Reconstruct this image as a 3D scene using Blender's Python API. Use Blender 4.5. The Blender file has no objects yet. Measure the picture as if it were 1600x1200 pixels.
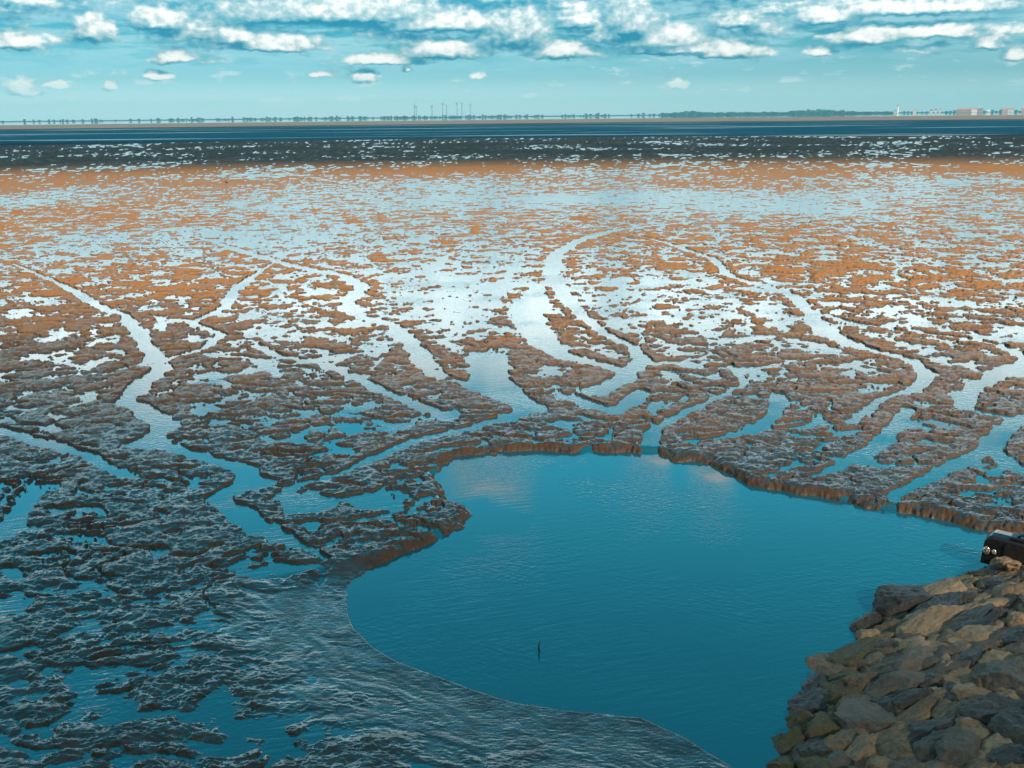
import bpy, bmesh, math, random
import numpy as np
from mathutils import Vector, Matrix, noise as mnoise

random.seed(7)
S = bpy.context.scene
COL = S.collection
R = math.radians

# ------------------------------------------------------------------ camera
CAM_H = 5.0
FPX = 1537.0                       # focal length in pixels of a 1600 px wide frame
PITCH, ROLL = 15.25, -0.57
cam_data = bpy.data.cameras.new('camera')
cam_data.sensor_width = 36.0
cam_data.lens = FPX / 1600 * 36.0
cam_data.clip_start = 0.05
cam_data.clip_end = 60000
cam = bpy.data.objects.new('camera', cam_data)
COL.objects.link(cam)
CAM_M = (Matrix.Translation((0, 0, CAM_H)) @ Matrix.Rotation(R(90 - PITCH), 4, 'X')
         @ Matrix.Rotation(R(ROLL), 4, 'Z'))
cam.matrix_world = CAM_M
S.camera = cam
CAM_P = Vector((0, 0, CAM_H))
CAM_R = CAM_M.to_3x3()


def ray(px, py):
    d = CAM_R @ Vector(((px - 800) / FPX, -(py - 600) / FPX, -1.0))
    return d.normalized()


def ground(px, py, z=0.0):
    d = ray(px, py)
    t = (z - CAM_H) / d.z
    return CAM_P + d * t


def azel(px, py):
    d = ray(px, py)
    return math.degrees(math.atan2(d.x, d.y)), math.degrees(math.asin(d.z))


# ------------------------------------------------------------------ light
S.view_settings.view_transform = 'Standard'
S.view_settings.look = 'None'
S.view_settings.gamma = 1.0
S.view_settings.exposure = 0.9
SUN_AZ, SUN_EL = 150.0, 33.0       # clockwise from the viewing direction
TO_SUN = Vector((math.sin(R(SUN_AZ)) * math.cos(R(SUN_EL)),
                 math.cos(R(SUN_AZ)) * math.cos(R(SUN_EL)), math.sin(R(SUN_EL))))
sun_data = bpy.data.lights.new('sun', 'SUN')
sun_data.energy = 4.6
sun_data.angle = R(0.53)
sun_data.color = (1.0, 0.90, 0.76)
sun = bpy.data.objects.new('sun', sun_data)
COL.objects.link(sun)
sun.rotation_euler = (-TO_SUN).to_track_quat('-Z', 'Y').to_euler()


# ---- tiny helper for node maths
class NT:
    def __init__(self, tree):
        self.t = tree
        self.n = tree.nodes
        self.l = tree.links

    def node(self, kind, **kw):
        nd = self.n.new(kind)
        for k, v in kw.items():
            setattr(nd, k, v)
        return nd

    def put(self, sock, v):
        if isinstance(v, bpy.types.NodeSocket):
            self.l.new(v, sock)
        else:
            sock.default_value = v

    def math(self, op, a, b=0.0, c=0.0, clamp=False):
        nd = self.node('ShaderNodeMath', operation=op, use_clamp=clamp)
        self.put(nd.inputs[0], a)
        self.put(nd.inputs[1], b)
        self.put(nd.inputs[2], c)
        return nd.outputs[0]

    def vec(self, op, a, b=(0, 0, 0), c=(0, 0, 0), scale=None):
        nd = self.node('ShaderNodeVectorMath', operation=op)
        self.put(nd.inputs[0], a)
        self.put(nd.inputs[1], b)
        self.put(nd.inputs[2], c)
        if scale is not None:
            self.put(nd.inputs['Scale'], scale)
        return nd.outputs['Value'] if op in ('LENGTH', 'DISTANCE', 'DOT_PRODUCT') else nd.outputs['Vector']

    def comb(self, x, y, z=0.0):
        nd = self.node('ShaderNodeCombineXYZ')
        for i, v in enumerate((x, y, z)):
            self.put(nd.inputs[i], v)
        return nd.outputs[0]

    def sep(self, v):
        nd = self.node('ShaderNodeSeparateXYZ')
        self.l.new(v, nd.inputs[0])
        return nd.outputs

    def noise(self, v, scale, detail=4.0, rough=0.55, dist=0.0, color=False):
        nd = self.node('ShaderNodeTexNoise')
        self.put(nd.inputs['Vector'], v)
        nd.inputs['Scale'].default_value = scale
        nd.inputs['Detail'].default_value = detail
        nd.inputs['Roughness'].default_value = rough
        nd.inputs['Distortion'].default_value = dist
        return nd.outputs['Color'] if color else nd.outputs['Fac']

    def range(self, v, a, b, c=0.0, d=1.0, smooth=False):
        nd = self.node('ShaderNodeMapRange')
        nd.interpolation_type = 'SMOOTHSTEP' if smooth else 'LINEAR'
        self.put(nd.inputs['Value'], v)
        for k, x in (('From Min', a), ('From Max', b), ('To Min', c), ('To Max', d)):
            self.put(nd.inputs[k], x)
        return nd.outputs['Result']

    def mix(self, f, a, b, blend='MIX'):
        nd = self.node('ShaderNodeMix', data_type='RGBA', blend_type=blend)
        self.put(nd.inputs[0], f)
        self.put(nd.inputs[6], a)
        self.put(nd.inputs[7], b)
        return nd.outputs[2]

    def ramp(self, v, stops):
        nd = self.node('ShaderNodeValToRGB')
        self.l.new(v, nd.inputs[0])
        e = nd.color_ramp.elements
        while len(e) < len(stops):
            e.new(0.5)
        for i, (p, c) in enumerate(stops):
            e[i].position = p
            e[i].color = (*c, 1) if len(c) == 3 else c
        return nd.outputs[0]

    def bump(self, h, strength, dist, normal=None):
        nd = self.node('ShaderNodeBump')
        self.put(nd.inputs['Strength'], strength)
        nd.inputs['Distance'].default_value = dist
        self.l.new(h, nd.inputs['Height'])
        if normal is not None:
            self.l.new(normal, nd.inputs['Normal'])
        return nd.outputs[0]


# ---- world: Nishita daylight with cumulus banks over the far shore
# cumulus in the photograph: centre px, base py, half width px, height px
CUMULI = [
    (520, 26, 235, 46), (145, 55, 38, 40), (250, 38, 58, 36), (365, 62, 52, 30), (430, 74, 86, 24),
    (272, 92, 40, 18), (690, 42, 135, 30), (805, 60, 66, 56), (690, 84, 80, 26), (905, 36, 38, 34),
    (990, 44, 62, 60), (1040, 66, 90, 30), (880, 84, 62, 24), (1160, 36, 64, 34), (1060, 80, 110, 20),
    (1140, 84, 74, 22), (1290, 30, 66, 26), (1440, 16, 170, 26), (1465, 54, 84, 20), (1545, 72, 34, 18),
    (1350, 62, 66, 24), (1590, 90, 30, 20), (34, 144, 30, 20), (86, 135, 20, 9), (172, 138, 15, 14),
    (245, 120, 27, 12), (570, 124, 24, 17), (636, 109, 11, 7), (440, 164, 42, 13), (545, 160, 20, 9),
    (1056, 134, 18, 12), (746, 120, 15, 8), (30, 72, 46, 26), (600, 96, 70, 14), (1285, 84, 26, 16),
    (500, 118, 20, 7), (825, 152, 12, 7),
]
# two fair-weather puffs above the frame that the pool mirrors: azimuth, elevation, half sizes in degrees
HIGH_CUMULI = [(-1.6, 20.4, 3.2, 1.3), (8.4, 19.6, 1.6, 0.7), (12.2, 20.2, 1.5, 0.8)]
world = bpy.data.worlds.new('World')
S.world = world
world.use_nodes = True
wt = world.node_tree
wt.nodes.clear()


def cloud_density_group():
    g = bpy.data.node_groups.new('cloud_density', 'ShaderNodeTree')
    g.interface.new_socket('P', in_out='INPUT', socket_type='NodeSocketVector')
    g.interface.new_socket('D', in_out='OUTPUT', socket_type='NodeSocketFloat')
    k = NT(g)
    gi = k.node('NodeGroupInput')
    go = k.node('NodeGroupOutput')
    p = gi.outputs[0]
    # break the outlines up
    w = k.noise(k.vec('MULTIPLY', p, (1, 1.5, 1)), 0.9, 4, 0.6, color=True)
    w = k.vec('MULTIPLY_ADD', w, (1.3, 0.62, 0), (-0.65, -0.31, 0))
    q = k.vec('ADD', p, w)
    acc = None
    for (cx, by, hw, hh) in CUMULI:
        a0, e0 = azel(cx, by)
        a1, _ = azel(cx + hw, by)
        _, e1 = azel(cx, by - hh)
        sx = 0.86 / (a1 - a0)
        sy = 0.80 / (e1 - e0)
        up = k.vec('MULTIPLY_ADD', q, (sx, sy, 0), (-a0 * sx, -e0 * sy, 0))
        dn = k.vec('MULTIPLY_ADD', q, (sx, -3.2 * sy, 0), (-a0 * sx, 3.2 * e0 * sy, 0))
        d = k.vec('LENGTH', k.vec('MAXIMUM', up, dn))
        acc = d if acc is None else k.math('MINIMUM', acc, d)
    for (a0, e0, wa, we) in HIGH_CUMULI:
        up = k.vec('MULTIPLY_ADD', q, (1 / wa, 1 / we, 0), (-a0 / wa, -e0 / we, 0))
        acc = k.math('MINIMUM', acc, k.vec('LENGTH', up))
    explicit = k.math('SUBTRACT', 1.0, acc)
    explicit = k.math('MAXIMUM', explicit, -1.0)
    # the wider field of cumulus, thicker with height above the horizon
    _, el, _ = k.sep(p)[:3]
    gen = k.noise(k.vec('MULTIPLY', p, (0.26, 0.75, 1)), 1.0, 4, 0.55)
    cov = k.range(el, 2.0, 3.9, -0.40, 0.10)
    cov2 = k.range(el, 5.8, 7.5, 0.0, 0.26)
    cov3 = k.range(el, 14.5, 19.0, 0.0, -0.95)
    gen2 = k.math('MULTIPLY_ADD', k.math('SUBTRACT', gen, 0.5), 2.6, k.math('ADD', k.math('ADD', cov, cov2), cov3))
    fine = k.noise(k.vec('MULTIPLY', p, (1.0, 1.35, 1)), 2.0, 3, 0.48)
    fine = k.math('MULTIPLY_ADD', fine, 0.62, -0.29)
    tot = k.math('SMOOTH_MAX', explicit, gen2, 0.2)
    tot = k.math('ADD', tot, fine)
    k.l.new(tot, go.inputs[0])
    return g


def build_world():
    k = NT(wt)
    out = k.node('ShaderNodeOutputWorld')
    tc = k.node('ShaderNodeTexCoord')
    d = k.vec('NORMALIZE', tc.outputs['Generated'])
    x, y, z = k.sep(d)[:3]
    el = k.math('MULTIPLY', k.math('ARCSINE', z), 57.29578)
    az = k.math('MULTIPLY', k.math('ARCTAN2', x, y), 57.29578)
    sky = k.node('ShaderNodeTexSky', sky_type='NISHITA')
    sky.sun_disc = False
    sky.sun_elevation = R(SUN_EL)
    sky.sun_rotation = R(SUN_AZ)
    sky.altitude = 0
    sky.air_density = 1.0
    sky.dust_density = 0.6
    sky.ozone_density = 2.0
    tint = k.ramp(k.range(el, 0, 40), SKY_TINT)
    col = k.mix(1.0, sky.outputs[0], tint, 'MULTIPLY')
    bg_sky = k.node('ShaderNodeBackground')
    k.l.new(col, bg_sky.inputs[0])
    bg_sky.inputs[1].default_value = SKY_STRENGTH
    grp = cloud_density_group()
    p = k.comb(az, el, 0.0)

    def dens(off):
        nd = k.node('ShaderNodeGroup')
        nd.node_tree = grp
        k.l.new(p if off is None else k.vec('ADD', p, off), nd.inputs[0])
        return nd.outputs[0]
    d0 = dens(None)
    d1 = dens((0.18, 0.50, 0))
    alpha = k.range(d0, -0.06, 0.40, smooth=True)
    alpha = k.math('MULTIPLY', alpha, k.range(el, 0.5, 2.2))
    alpha = k.math('MULTIPLY', alpha, k.range(el, 40, 26))
    alpha = k.math('MULTIPLY', alpha, 0.96)
    lit = k.math('MULTIPLY_ADD', k.math('SUBTRACT', d0, d1), 1.1, 0.34)
    lit = k.math('ADD', lit, k.range(el, 6.4, 9.0, 0.0, 0.35), clamp=True)
    ccol = k.ramp(lit, [(0.0, (0.012, 0.20, 0.32)), (0.25, (0.13, 0.36, 0.44)), (0.5, (0.38, 0.53, 0.56)),
                        (0.75, (0.80, 0.82, 0.79)), (1.0, (1.0, 0.96, 0.89))])
    # grey-blue layers behind the cumulus, and faint scraps low down
    st = k.noise(k.vec('MULTIPLY', p, (0.13, 0.95, 1)), 1.0, 5, 0.6)
    sa = k.math('MULTIPLY', k.range(st, 0.40, 0.58, smooth=True), k.math('MULTIPLY', k.range(el, 2.2, 3.8), k.range(el, 11.0, 7.0)))
    wi = k.noise(k.vec('MULTIPLY', p, (0.55, 1.9, 1)), 1.0, 5, 0.6)
    wa = k.math('MULTIPLY', k.range(wi, 0.56, 0.70, smooth=True), k.math('MULTIPLY', k.range(el, 0.6, 1.2), k.range(el, 4.0, 2.6)))
    veil = k.mix(k.math('MULTIPLY', sa, 0.55), col, k.mix(k.range(st, 0.5, 0.66), (4.2, 5.6, 5.7, 1), (1.3, 3.2, 3.9, 1)))
    veil = k.mix(k.math('MULTIPLY', wa, 0.5), veil, (4.6, 5.0, 4.8, 1))
    bg_v = k.node('ShaderNodeBackground')
    k.l.new(veil, bg_v.inputs[0])
    bg_v.inputs[1].default_value = SKY_STRENGTH
    bg_c = k.node('ShaderNodeBackground')
    k.l.new(ccol, bg_c.inputs[0])
    k.l.new(k.math('MULTIPLY', k.math('ADD', k.range(el, 2.6, 5.6, 0.58, 0.78), k.range(el, 6.0, 8.0, 0.0, 1.7)), k.range(el, 9.0, 16.5, 1.0, 0.24)), bg_c.inputs[1])
    mx = k.node('ShaderNodeMixShader')
    k.l.new(alpha, mx.inputs[0])
    k.l.new(bg_v.outputs[0], mx.inputs[1])
    k.l.new(bg_c.outputs[0], mx.inputs[2])
    # broken grey-white deck overhead and behind the viewer
    den = k.math('MAXIMUM', z, 0.08)
    dp = k.comb(k.math('DIVIDE', x, den), k.math('DIVIDE', y, den))
    dn = k.noise(dp, 0.9, 5, 0.6)
    where = k.math('MAXIMUM', k.range(el, 56, 70), k.math('MULTIPLY', k.range(y, 0.0, -0.35), k.range(el, 1, 5)))
    da = k.math('MULTIPLY', k.range(dn, 0.34, 0.56, smooth=True), where)
    bg_d = k.node('ShaderNodeBackground')
    k.l.new(k.mix(k.range(dn, 0.5, 0.75), (0.56, 0.53, 0.48, 1), (0.36, 0.36, 0.36, 1)), bg_d.inputs[0])
    bg_d.inputs[1].default_value = 0.36
    mxd = k.node('ShaderNodeMixShader')
    k.l.new(da, mxd.inputs[0])
    k.l.new(bg_sky.outputs[0], mxd.inputs[1])
    k.l.new(bg_d.outputs[0], mxd.inputs[2])
    # no cloud work at all below the horizon and overhead
    mx2 = k.node('ShaderNodeMixShader')
    k.l.new(k.math('MULTIPLY', k.math('GREATER_THAN', el, 0.0), k.math('MULTIPLY', k.math('LESS_THAN', el, 40.0), k.math('GREATER_THAN', y, 0.0))), mx2.inputs[0])
    k.l.new(mxd.outputs[0], mx2.inputs[1])
    k.l.new(mx.outputs[0], mx2.inputs[2])
    k.l.new(mx2.outputs[0], out.inputs['Surface'])


SKY_STRENGTH = 0.10
SKY_TINT = [(0.0, (0.72, 0.84, 1.1)), (0.05, (0.27, 0.47, 0.63)), (0.10, (0.085, 0.345, 0.43)), (0.15, (0.06, 0.33, 0.41)),
            (0.375, (0.24, 0.92, 0.88)), (0.5, (0.36, 1.80, 1.55)), (0.75, (0.21, 1.42, 1.18)), (1.0, (0.2, 1.5, 1.24))]
build_world()


# ------------------------------------------------------------------ helpers
def finish(ob, label=None, cat=None, group=None, kind=None):
    if label:
        ob['label'] = label
    if cat:
        ob['category'] = cat
    if group:
        ob['group'] = group
    if kind:
        ob['kind'] = kind
    return ob


def empty(name, loc, **kw):
    o = bpy.data.objects.new(name, None)
    o.location = loc
    COL.objects.link(o)
    return finish(o, **kw)


def mesh_obj(name, me, mat=None, parent=None):
    o = bpy.data.objects.new(name, me)
    COL.objects.link(o)
    if mat is not None:
        me.materials.append(mat)
    if parent is not None:
        o.parent = parent
    return o


def bm_obj(name, bm, mat=None, parent=None, smooth=False):
    me = bpy.data.meshes.new(name)
    bm.to_mesh(me)
    bm.free()
    if smooth:
        me.polygons.foreach_set('use_smooth', np.ones(len(me.polygons), dtype=bool))
    return mesh_obj(name, me, mat, parent)


def grid_mesh(name, X, Y, Z, keep=None, smooth=True, attrs=None):
    """one sheet from 2-D arrays of coordinates; keep masks the quads"""
    n, m = X.shape
    co = np.stack((X, Y, Z), -1).reshape(-1, 3).astype(np.float32)
    idx = np.arange(n * m, dtype=np.int32).reshape(n, m)
    q = np.stack((idx[:-1, :-1], idx[:-1, 1:], idx[1:, 1:], idx[1:, :-1]), -1)
    q = q[keep] if keep is not None else q.reshape(-1, 4)
    nq = len(q)
    me = bpy.data.meshes.new(name)
    me.vertices.add(n * m)
    me.vertices.foreach_set('co', co.ravel())
    me.loops.add(nq * 4)
    me.loops.foreach_set('vertex_index', q.ravel().astype(np.int32))
    me.polygons.add(nq)
    me.polygons.foreach_set('loop_start', np.arange(0, nq * 4, 4, dtype=np.int32))
    me.polygons.foreach_set('use_smooth', np.full(nq, smooth, dtype=bool))
    for an, av in (attrs or {}).items():
        a = me.attributes.new(an, 'FLOAT', 'POINT')
        a.data.foreach_set('value', av.ravel().astype(np.float32))
    me.update(calc_edges=True)
    return me


_rng = np.random.default_rng(11)
_perm = _rng.permutation(1024).astype(np.int32)
_perm = np.concatenate((_perm, _perm, _perm))
_ang = _rng.uniform(0, 2 * math.pi, 1024).astype(np.float32)
_gx, _gy = np.cos(_ang), np.sin(_ang)


def perlin(x, y, seed=0):
    x = x + seed * 37.17
    y = y + seed * 71.93
    xi = np.floor(x)
    yi = np.floor(y)
    xf = (x - xi).astype(np.float32)
    yf = (y - yi).astype(np.float32)
    xi = xi.astype(np.int32) & 1023
    yi = yi.astype(np.int32) & 1023
    u = xf * xf * xf * (xf * (xf * 6 - 15) + 10)
    v = yf * yf * yf * (yf * (yf * 6 - 15) + 10)
    x1 = (xi + 1) & 1023
    y1 = (yi + 1) & 1023

    def g(a, b, dx, dy):
        h = _perm[_perm[a] + b] & 1023
        return _gx[h] * dx + _gy[h] * dy
    n0 = g(xi, yi, xf, yf)
    n1 = g(x1, yi, xf - 1, yf)
    n2 = g(xi, y1, xf, yf - 1)
    n3 = g(x1, y1, xf - 1, yf - 1)
    a = n0 + u * (n1 - n0)
    b = n2 + u * (n3 - n2)
    return (a + v * (b - a)) * 1.4


def fbm(x, y, octaves=4, gain=0.5, lac=2.03, seed=0):
    s = np.zeros_like(x, dtype=np.float32)
    a = 1.0
    for o in range(octaves):
        s += a * perlin(x, y, seed + o * 3)
        x = x * lac
        y = y * lac
        a *= gain
    return s


def sstep(a, b, v):
    t = np.clip((v - a) / (b - a), 0, 1)
    return t * t * (3 - 2 * t)


def new_mat(name):
    m = bpy.data.materials.new(name)
    m.use_nodes = True
    k = NT(m.node_tree)
    bs = m.node_tree.nodes['Principled BSDF']
    return m, k, bs


# ------------------------------------------------------------------ materials
def mat_mud():
    m, k, bs = new_mat('wet_mud')
    geo = k.node('ShaderNodeNewGeometry')
    pos = geo.outputs['Position']
    at = k.node('ShaderNodeAttribute', attribute_name='lift')
    lift = at.outputs['Fac']
    n1 = k.noise(pos, 0.35, 4)
    n2 = k.noise(pos, 5.0, 5, 0.6)
    n3 = k.noise(pos, 38.0, 4, 0.65)
    # soaked mud round the pool, draining to firm silt further out
    r = k.vec('LENGTH', k.vec('MULTIPLY', pos, (0.8, 1, 0)))
    soak = k.range(k.math('MULTIPLY_ADD', n1, 14.0, r), 20.0, 38.0, 1.0, 0.0)
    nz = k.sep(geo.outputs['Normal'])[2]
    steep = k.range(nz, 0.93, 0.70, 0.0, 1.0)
    dry = k.mix(n1, (0.27, 0.094, 0.016, 1), (0.38, 0.142, 0.027, 1))
    dry = k.mix(k.math('MULTIPLY', n2, 0.7), dry, (0.24, 0.105, 0.030, 1))
    soaked = k.mix(k.range(n2, 0.35, 0.65), (0.018, 0.014, 0.011, 1), (0.048, 0.031, 0.020, 1))
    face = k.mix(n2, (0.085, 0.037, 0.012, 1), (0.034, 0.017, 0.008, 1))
    band_shade = k.range(k.math('MULTIPLY_ADD', n1, 20.0, r), 112.0, 134.0)  # far band of cloud shade, darkened into the mud colour itself
    soft = k.mix(band_shade, k.mix(soak, dry, soaked), (0.020, 0.018, 0.016, 1))
    w = k.math('ADD', lift, k.math('MULTIPLY_ADD', n2, 0.03, -0.015))
    w = k.math('MULTIPLY', w, k.range(r, 18.0, 85.0, 1.0, 2.6))
    wet = k.range(w, 0.006, 0.045, 1.0, 0.0)
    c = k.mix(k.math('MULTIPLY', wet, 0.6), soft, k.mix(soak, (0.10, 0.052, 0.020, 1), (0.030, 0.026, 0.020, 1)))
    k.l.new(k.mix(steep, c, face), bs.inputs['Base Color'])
    rough = k.math('MULTIPLY_ADD', k.range(k.noise(pos, 9.0, 4, 0.7), 0.35, 0.65), 0.2, 0.38)
    rough = k.math('ADD', rough, k.range(soak, 0, 1, 0.35, 0.0))
    rough = k.math('MULTIPLY_ADD', wet, -0.25, rough)
    rough = k.math('ADD', rough, k.math('MULTIPLY', steep, 0.35), clamp=True)
    k.l.new(rough, bs.inputs['Roughness'])
    bs.inputs['IOR'].default_value = 1.4
    k.l.new(k.range(r, 20.0, 60.0, 0.5, 0.04), bs.inputs['Specular IOR Level'])
    film = k.math('MULTIPLY', k.math('MAXIMUM', k.math('MULTIPLY_ADD', soak, 0.95, 0.05), k.math('MULTIPLY', wet, k.range(r, 60.0, 105.0, 0.9, 0.0))), k.range(steep, 0, 1, 1.0, 0.0))
    film = k.math('MULTIPLY', film, k.range(k.noise(k.vec('MULTIPLY', pos, (1.0, 1.8, 1.0)), 3.2, 5, 0.65), 0.36, 0.60, 0.25, 1.0))
    k.l.new(film, bs.inputs['Coat Weight'])
    bs.inputs['Coat IOR'].default_value = 1.7
    bs.inputs['Coat Roughness'].default_value = 0.23
    hb = k.math('ADD', k.math('MULTIPLY', n3, 0.5), k.noise(k.vec('MULTIPLY', pos, (0.7, 1.4, 1.0)), 16.0, 4, 0.6))
    nb = k.bump(hb, k.math('MULTIPLY', k.range(soak, 0, 1, 0.7, 0.26), k.range(wet, 0, 1, 1.0, 0.45)), 0.03)
    k.l.new(nb, bs.inputs['Normal'])
    k.l.new(nb, bs.inputs['Coat Normal'])
    return m


def mat_water():
    m, k, bs = new_mat('tidal_water')
    geo = k.node('ShaderNodeNewGeometry')
    pos = geo.outputs['Position']
    deep = k.range(k.sep(pos)[2], -0.09, -0.02)
    k.l.new(k.mix(deep, (0.003, 0.078, 0.112, 1), (0.006, 0.075, 0.100, 1)), bs.inputs['Base Color'])
    far = k.range(k.vec('LENGTH', pos), 14.0, 45.0)
    k.l.new(k.range(far, 0, 1, 0.03, 0.20), bs.inputs['Roughness'])
    k.l.new(k.range(far, 0, 1, 2.0, 5.0), bs.inputs['IOR'])
    # wind ripples in patches
    rot = k.node('ShaderNodeVectorRotate')
    rot.inputs['Angle'].default_value = R(24)
    k.l.new(pos, rot.inputs['Vector'])
    rip = k.noise(k.vec('MULTIPLY', rot.outputs[0], (4.5, 13.0, 1)), 1.6, 2, 0.5, 0.4)
    rot2 = k.node('ShaderNodeVectorRotate')
    rot2.inputs['Angle'].default_value = R(-35)
    k.l.new(pos, rot2.inputs['Vector'])
    rip2 = k.noise(k.vec('MULTIPLY', rot2.outputs[0], (5.0, 14.0, 1)), 1.3, 2, 0.5, 0.3)
    patch = k.range(k.noise(pos, 0.45, 3), 0.42, 0.62, 0.03, 1.0)
    h = k.math('ADD', rip, k.math('MULTIPLY', rip2, 0.7))
    nb = k.bump(h, k.math('MULTIPLY', k.math('MAXIMUM', patch, far), k.range(far, 0, 1, 0.16, 0.26)), 0.02)
    rot3 = k.node('ShaderNodeVectorRotate')
    rot3.inputs['Angle'].default_value = R(-14)
    k.l.new(pos, rot3.inputs['Vector'])
    flow = k.noise(k.vec('MULTIPLY', rot3.outputs[0], (1.6, 9.0, 1)), 1.5, 4, 0.6, 0.6)
    shallow = k.math('MULTIPLY', k.math('MULTIPLY', deep, k.range(k.vec('LENGTH', pos), 10.0, 15.0, 1.0, 0.16)), k.range(k.noise(pos, 0.7, 3), 0.36, 0.6, 0.1, 1.0))
    k.l.new(k.bump(flow, k.math('MULTIPLY', shallow, 0.30), 0.035, nb), bs.inputs['Normal'])
    return m


def mat_sea():
    m, k, bs = new_mat('choppy_sea')
    geo = k.node('ShaderNodeNewGeometry')
    pos = geo.outputs['Position']
    bs.inputs['Base Color'].default_value = (0.0005, 0.030, 0.052, 1)
    # calm streaks between ruffled water
    st = k.noise(k.vec('MULTIPLY', pos, (0.006, 0.035, 1)), 1.0, 5, 0.6)
    calm = k.range(st, 0.54, 0.64)
    k.l.new(k.range(calm, 0, 1, 0.42, 0.10), bs.inputs['Roughness'])
    k.l.new(k.range(calm, 0, 1, 1.13, 1.33), bs.inputs['IOR'])
    wv = k.noise(k.vec('MULTIPLY', pos, (0.35, 0.9, 1)), 1.0, 4, 0.6)
    k.l.new(k.bump(wv, k.range(calm, 0, 1, 0.9, 0.12), 0.6), bs.inputs['Normal'])
    dif = k.node('ShaderNodeBsdfDiffuse')
    dif.inputs[0].default_value = (0.0005, 0.045, 0.078, 1)
    mx = k.node('ShaderNodeMixShader')
    k.l.new(k.range(calm, 0, 1, 0.13, 0.62), mx.inputs[0])
    k.l.new(dif.outputs[0], mx.inputs[1])
    k.l.new(bs.outputs[0], mx.inputs[2])
    k.l.new(mx.outputs[0], m.node_tree.nodes['Material Output'].inputs['Surface'])
    return m


def mat_far_water():
    m, k, bs = new_mat('calm_far_water')
    bs.inputs['Base Color'].default_value = (0.02, 0.06, 0.07, 1)
    bs.inputs['Roughness'].default_value = 0.02
    bs.inputs['IOR'].default_value = 1.6
    return m


def mat_rock(name, c1, c2, c3, rough=0.75, moss=0.0):
    m, k, bs = new_mat(name)
    tc = k.node('ShaderNodeTexCoord')
    oi = k.node('ShaderNodeObjectInfo')
    p = k.vec('ADD', tc.outputs['Object'], k.vec('SCALE', (7.1, 3.3, 5.7), scale=oi.outputs['Random']))
    n1 = k.noise(p, 5.0, 6, 0.65, 0.6)
    n2 = k.noise(p, 26.0, 5, 0.7)
    n3 = k.noise(p, 110.0, 3, 0.7)
    c = k.mix(k.range(n1, 0.35, 0.65), (*c1, 1), (*c2, 1))
    c = k.mix(k.range(n2, 0.52, 0.72), c, (*c3, 1))
    c = k.mix(0.5, c, k.ramp(n3, [(0.3, (0.35, 0.35, 0.35)), (0.7, (1, 1, 1))]), 'MULTIPLY')
    tone = k.range(oi.outputs['Random'], 0, 1, 0.75, 1.2)
    c = k.vec('SCALE', c, scale=tone)
    if moss:
        mn = k.noise(p, 8.0, 5, 0.7)
        c = k.mix(k.math('MULTIPLY', k.range(mn, 0.45, 0.6), moss), c, (0.07, 0.055, 0.006, 1))
    k.l.new(c, bs.inputs['Base Color'])
    k.l.new(k.range(n2, 0.3, 0.7, rough - 0.2, rough + 0.1), bs.inputs['Roughness'])
    h = k.math('ADD', k.math('MULTIPLY', n2, 1.0), k.math('MULTIPLY', n3, 0.35))
    k.l.new(k.bump(k.math('ADD', h, k.math('MULTIPLY', n1, 1.5)), 0.7, 0.03), bs.inputs['Normal'])
    return m


def mat_plain(name, col, rough=0.6, metal=0.0, scale=3.0, var=0.25):
    m, k, bs = new_mat(name)
    tc = k.node('ShaderNodeTexCoord')
    n = k.noise(tc.outputs['Object'], scale, 4, 0.6)
    dark = tuple(c * (1 - var) for c in col)
    lite = tuple(min(1, c * (1 + var)) for c in col)
    k.l.new(k.mix(n, (*dark, 1), (*lite, 1)), bs.inputs['Base Color'])
    bs.inputs['Roughness'].default_value = rough
    bs.inputs['Metallic'].default_value = metal
    return m


M_MUD = mat_mud()
M_WATER = mat_water()
M_SEA = mat_sea()
M_FAR = mat_far_water()
M_SAND = mat_plain('damp_sand', (0.13, 0.082, 0.055), 0.8, 0, 0.01)

# ------------------------------------------------------------------ the tidal flat
POOL_PX = [(683, 750), (692, 728), (712, 716), (745, 712), (800, 706), (850, 705), (905, 706), (960, 708), (1008, 708),
           (1022, 710), (1050, 722), (1110, 725), (1135, 740), (1180, 762), (1260, 774), (1300, 781), (1370, 797),
           (1420, 803), (1480, 817), (1545, 832), (1600, 838), (1760, 870), (2000, 960), (2000, 1250), (1500, 1500),
           (1250, 1380), (1160, 1225), (1138, 1197), (1100, 1176), (1060, 1152), (1000, 1124), (930, 1117), (870, 1112),
           (800, 1100), (740, 1080), (680, 1060), (620, 1036), (575, 1010), (552, 985), (541, 960), (537, 938),
           (547, 914), (575, 890), (620, 870), (680, 845), (722, 826), (733, 806), (712, 788), (690, 768)]
POOL_Z = -0.065
POOL = np.array([ground(x, y, POOL_Z).to_2d()[:] for x, y in POOL_PX], dtype=np.float64)

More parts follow.
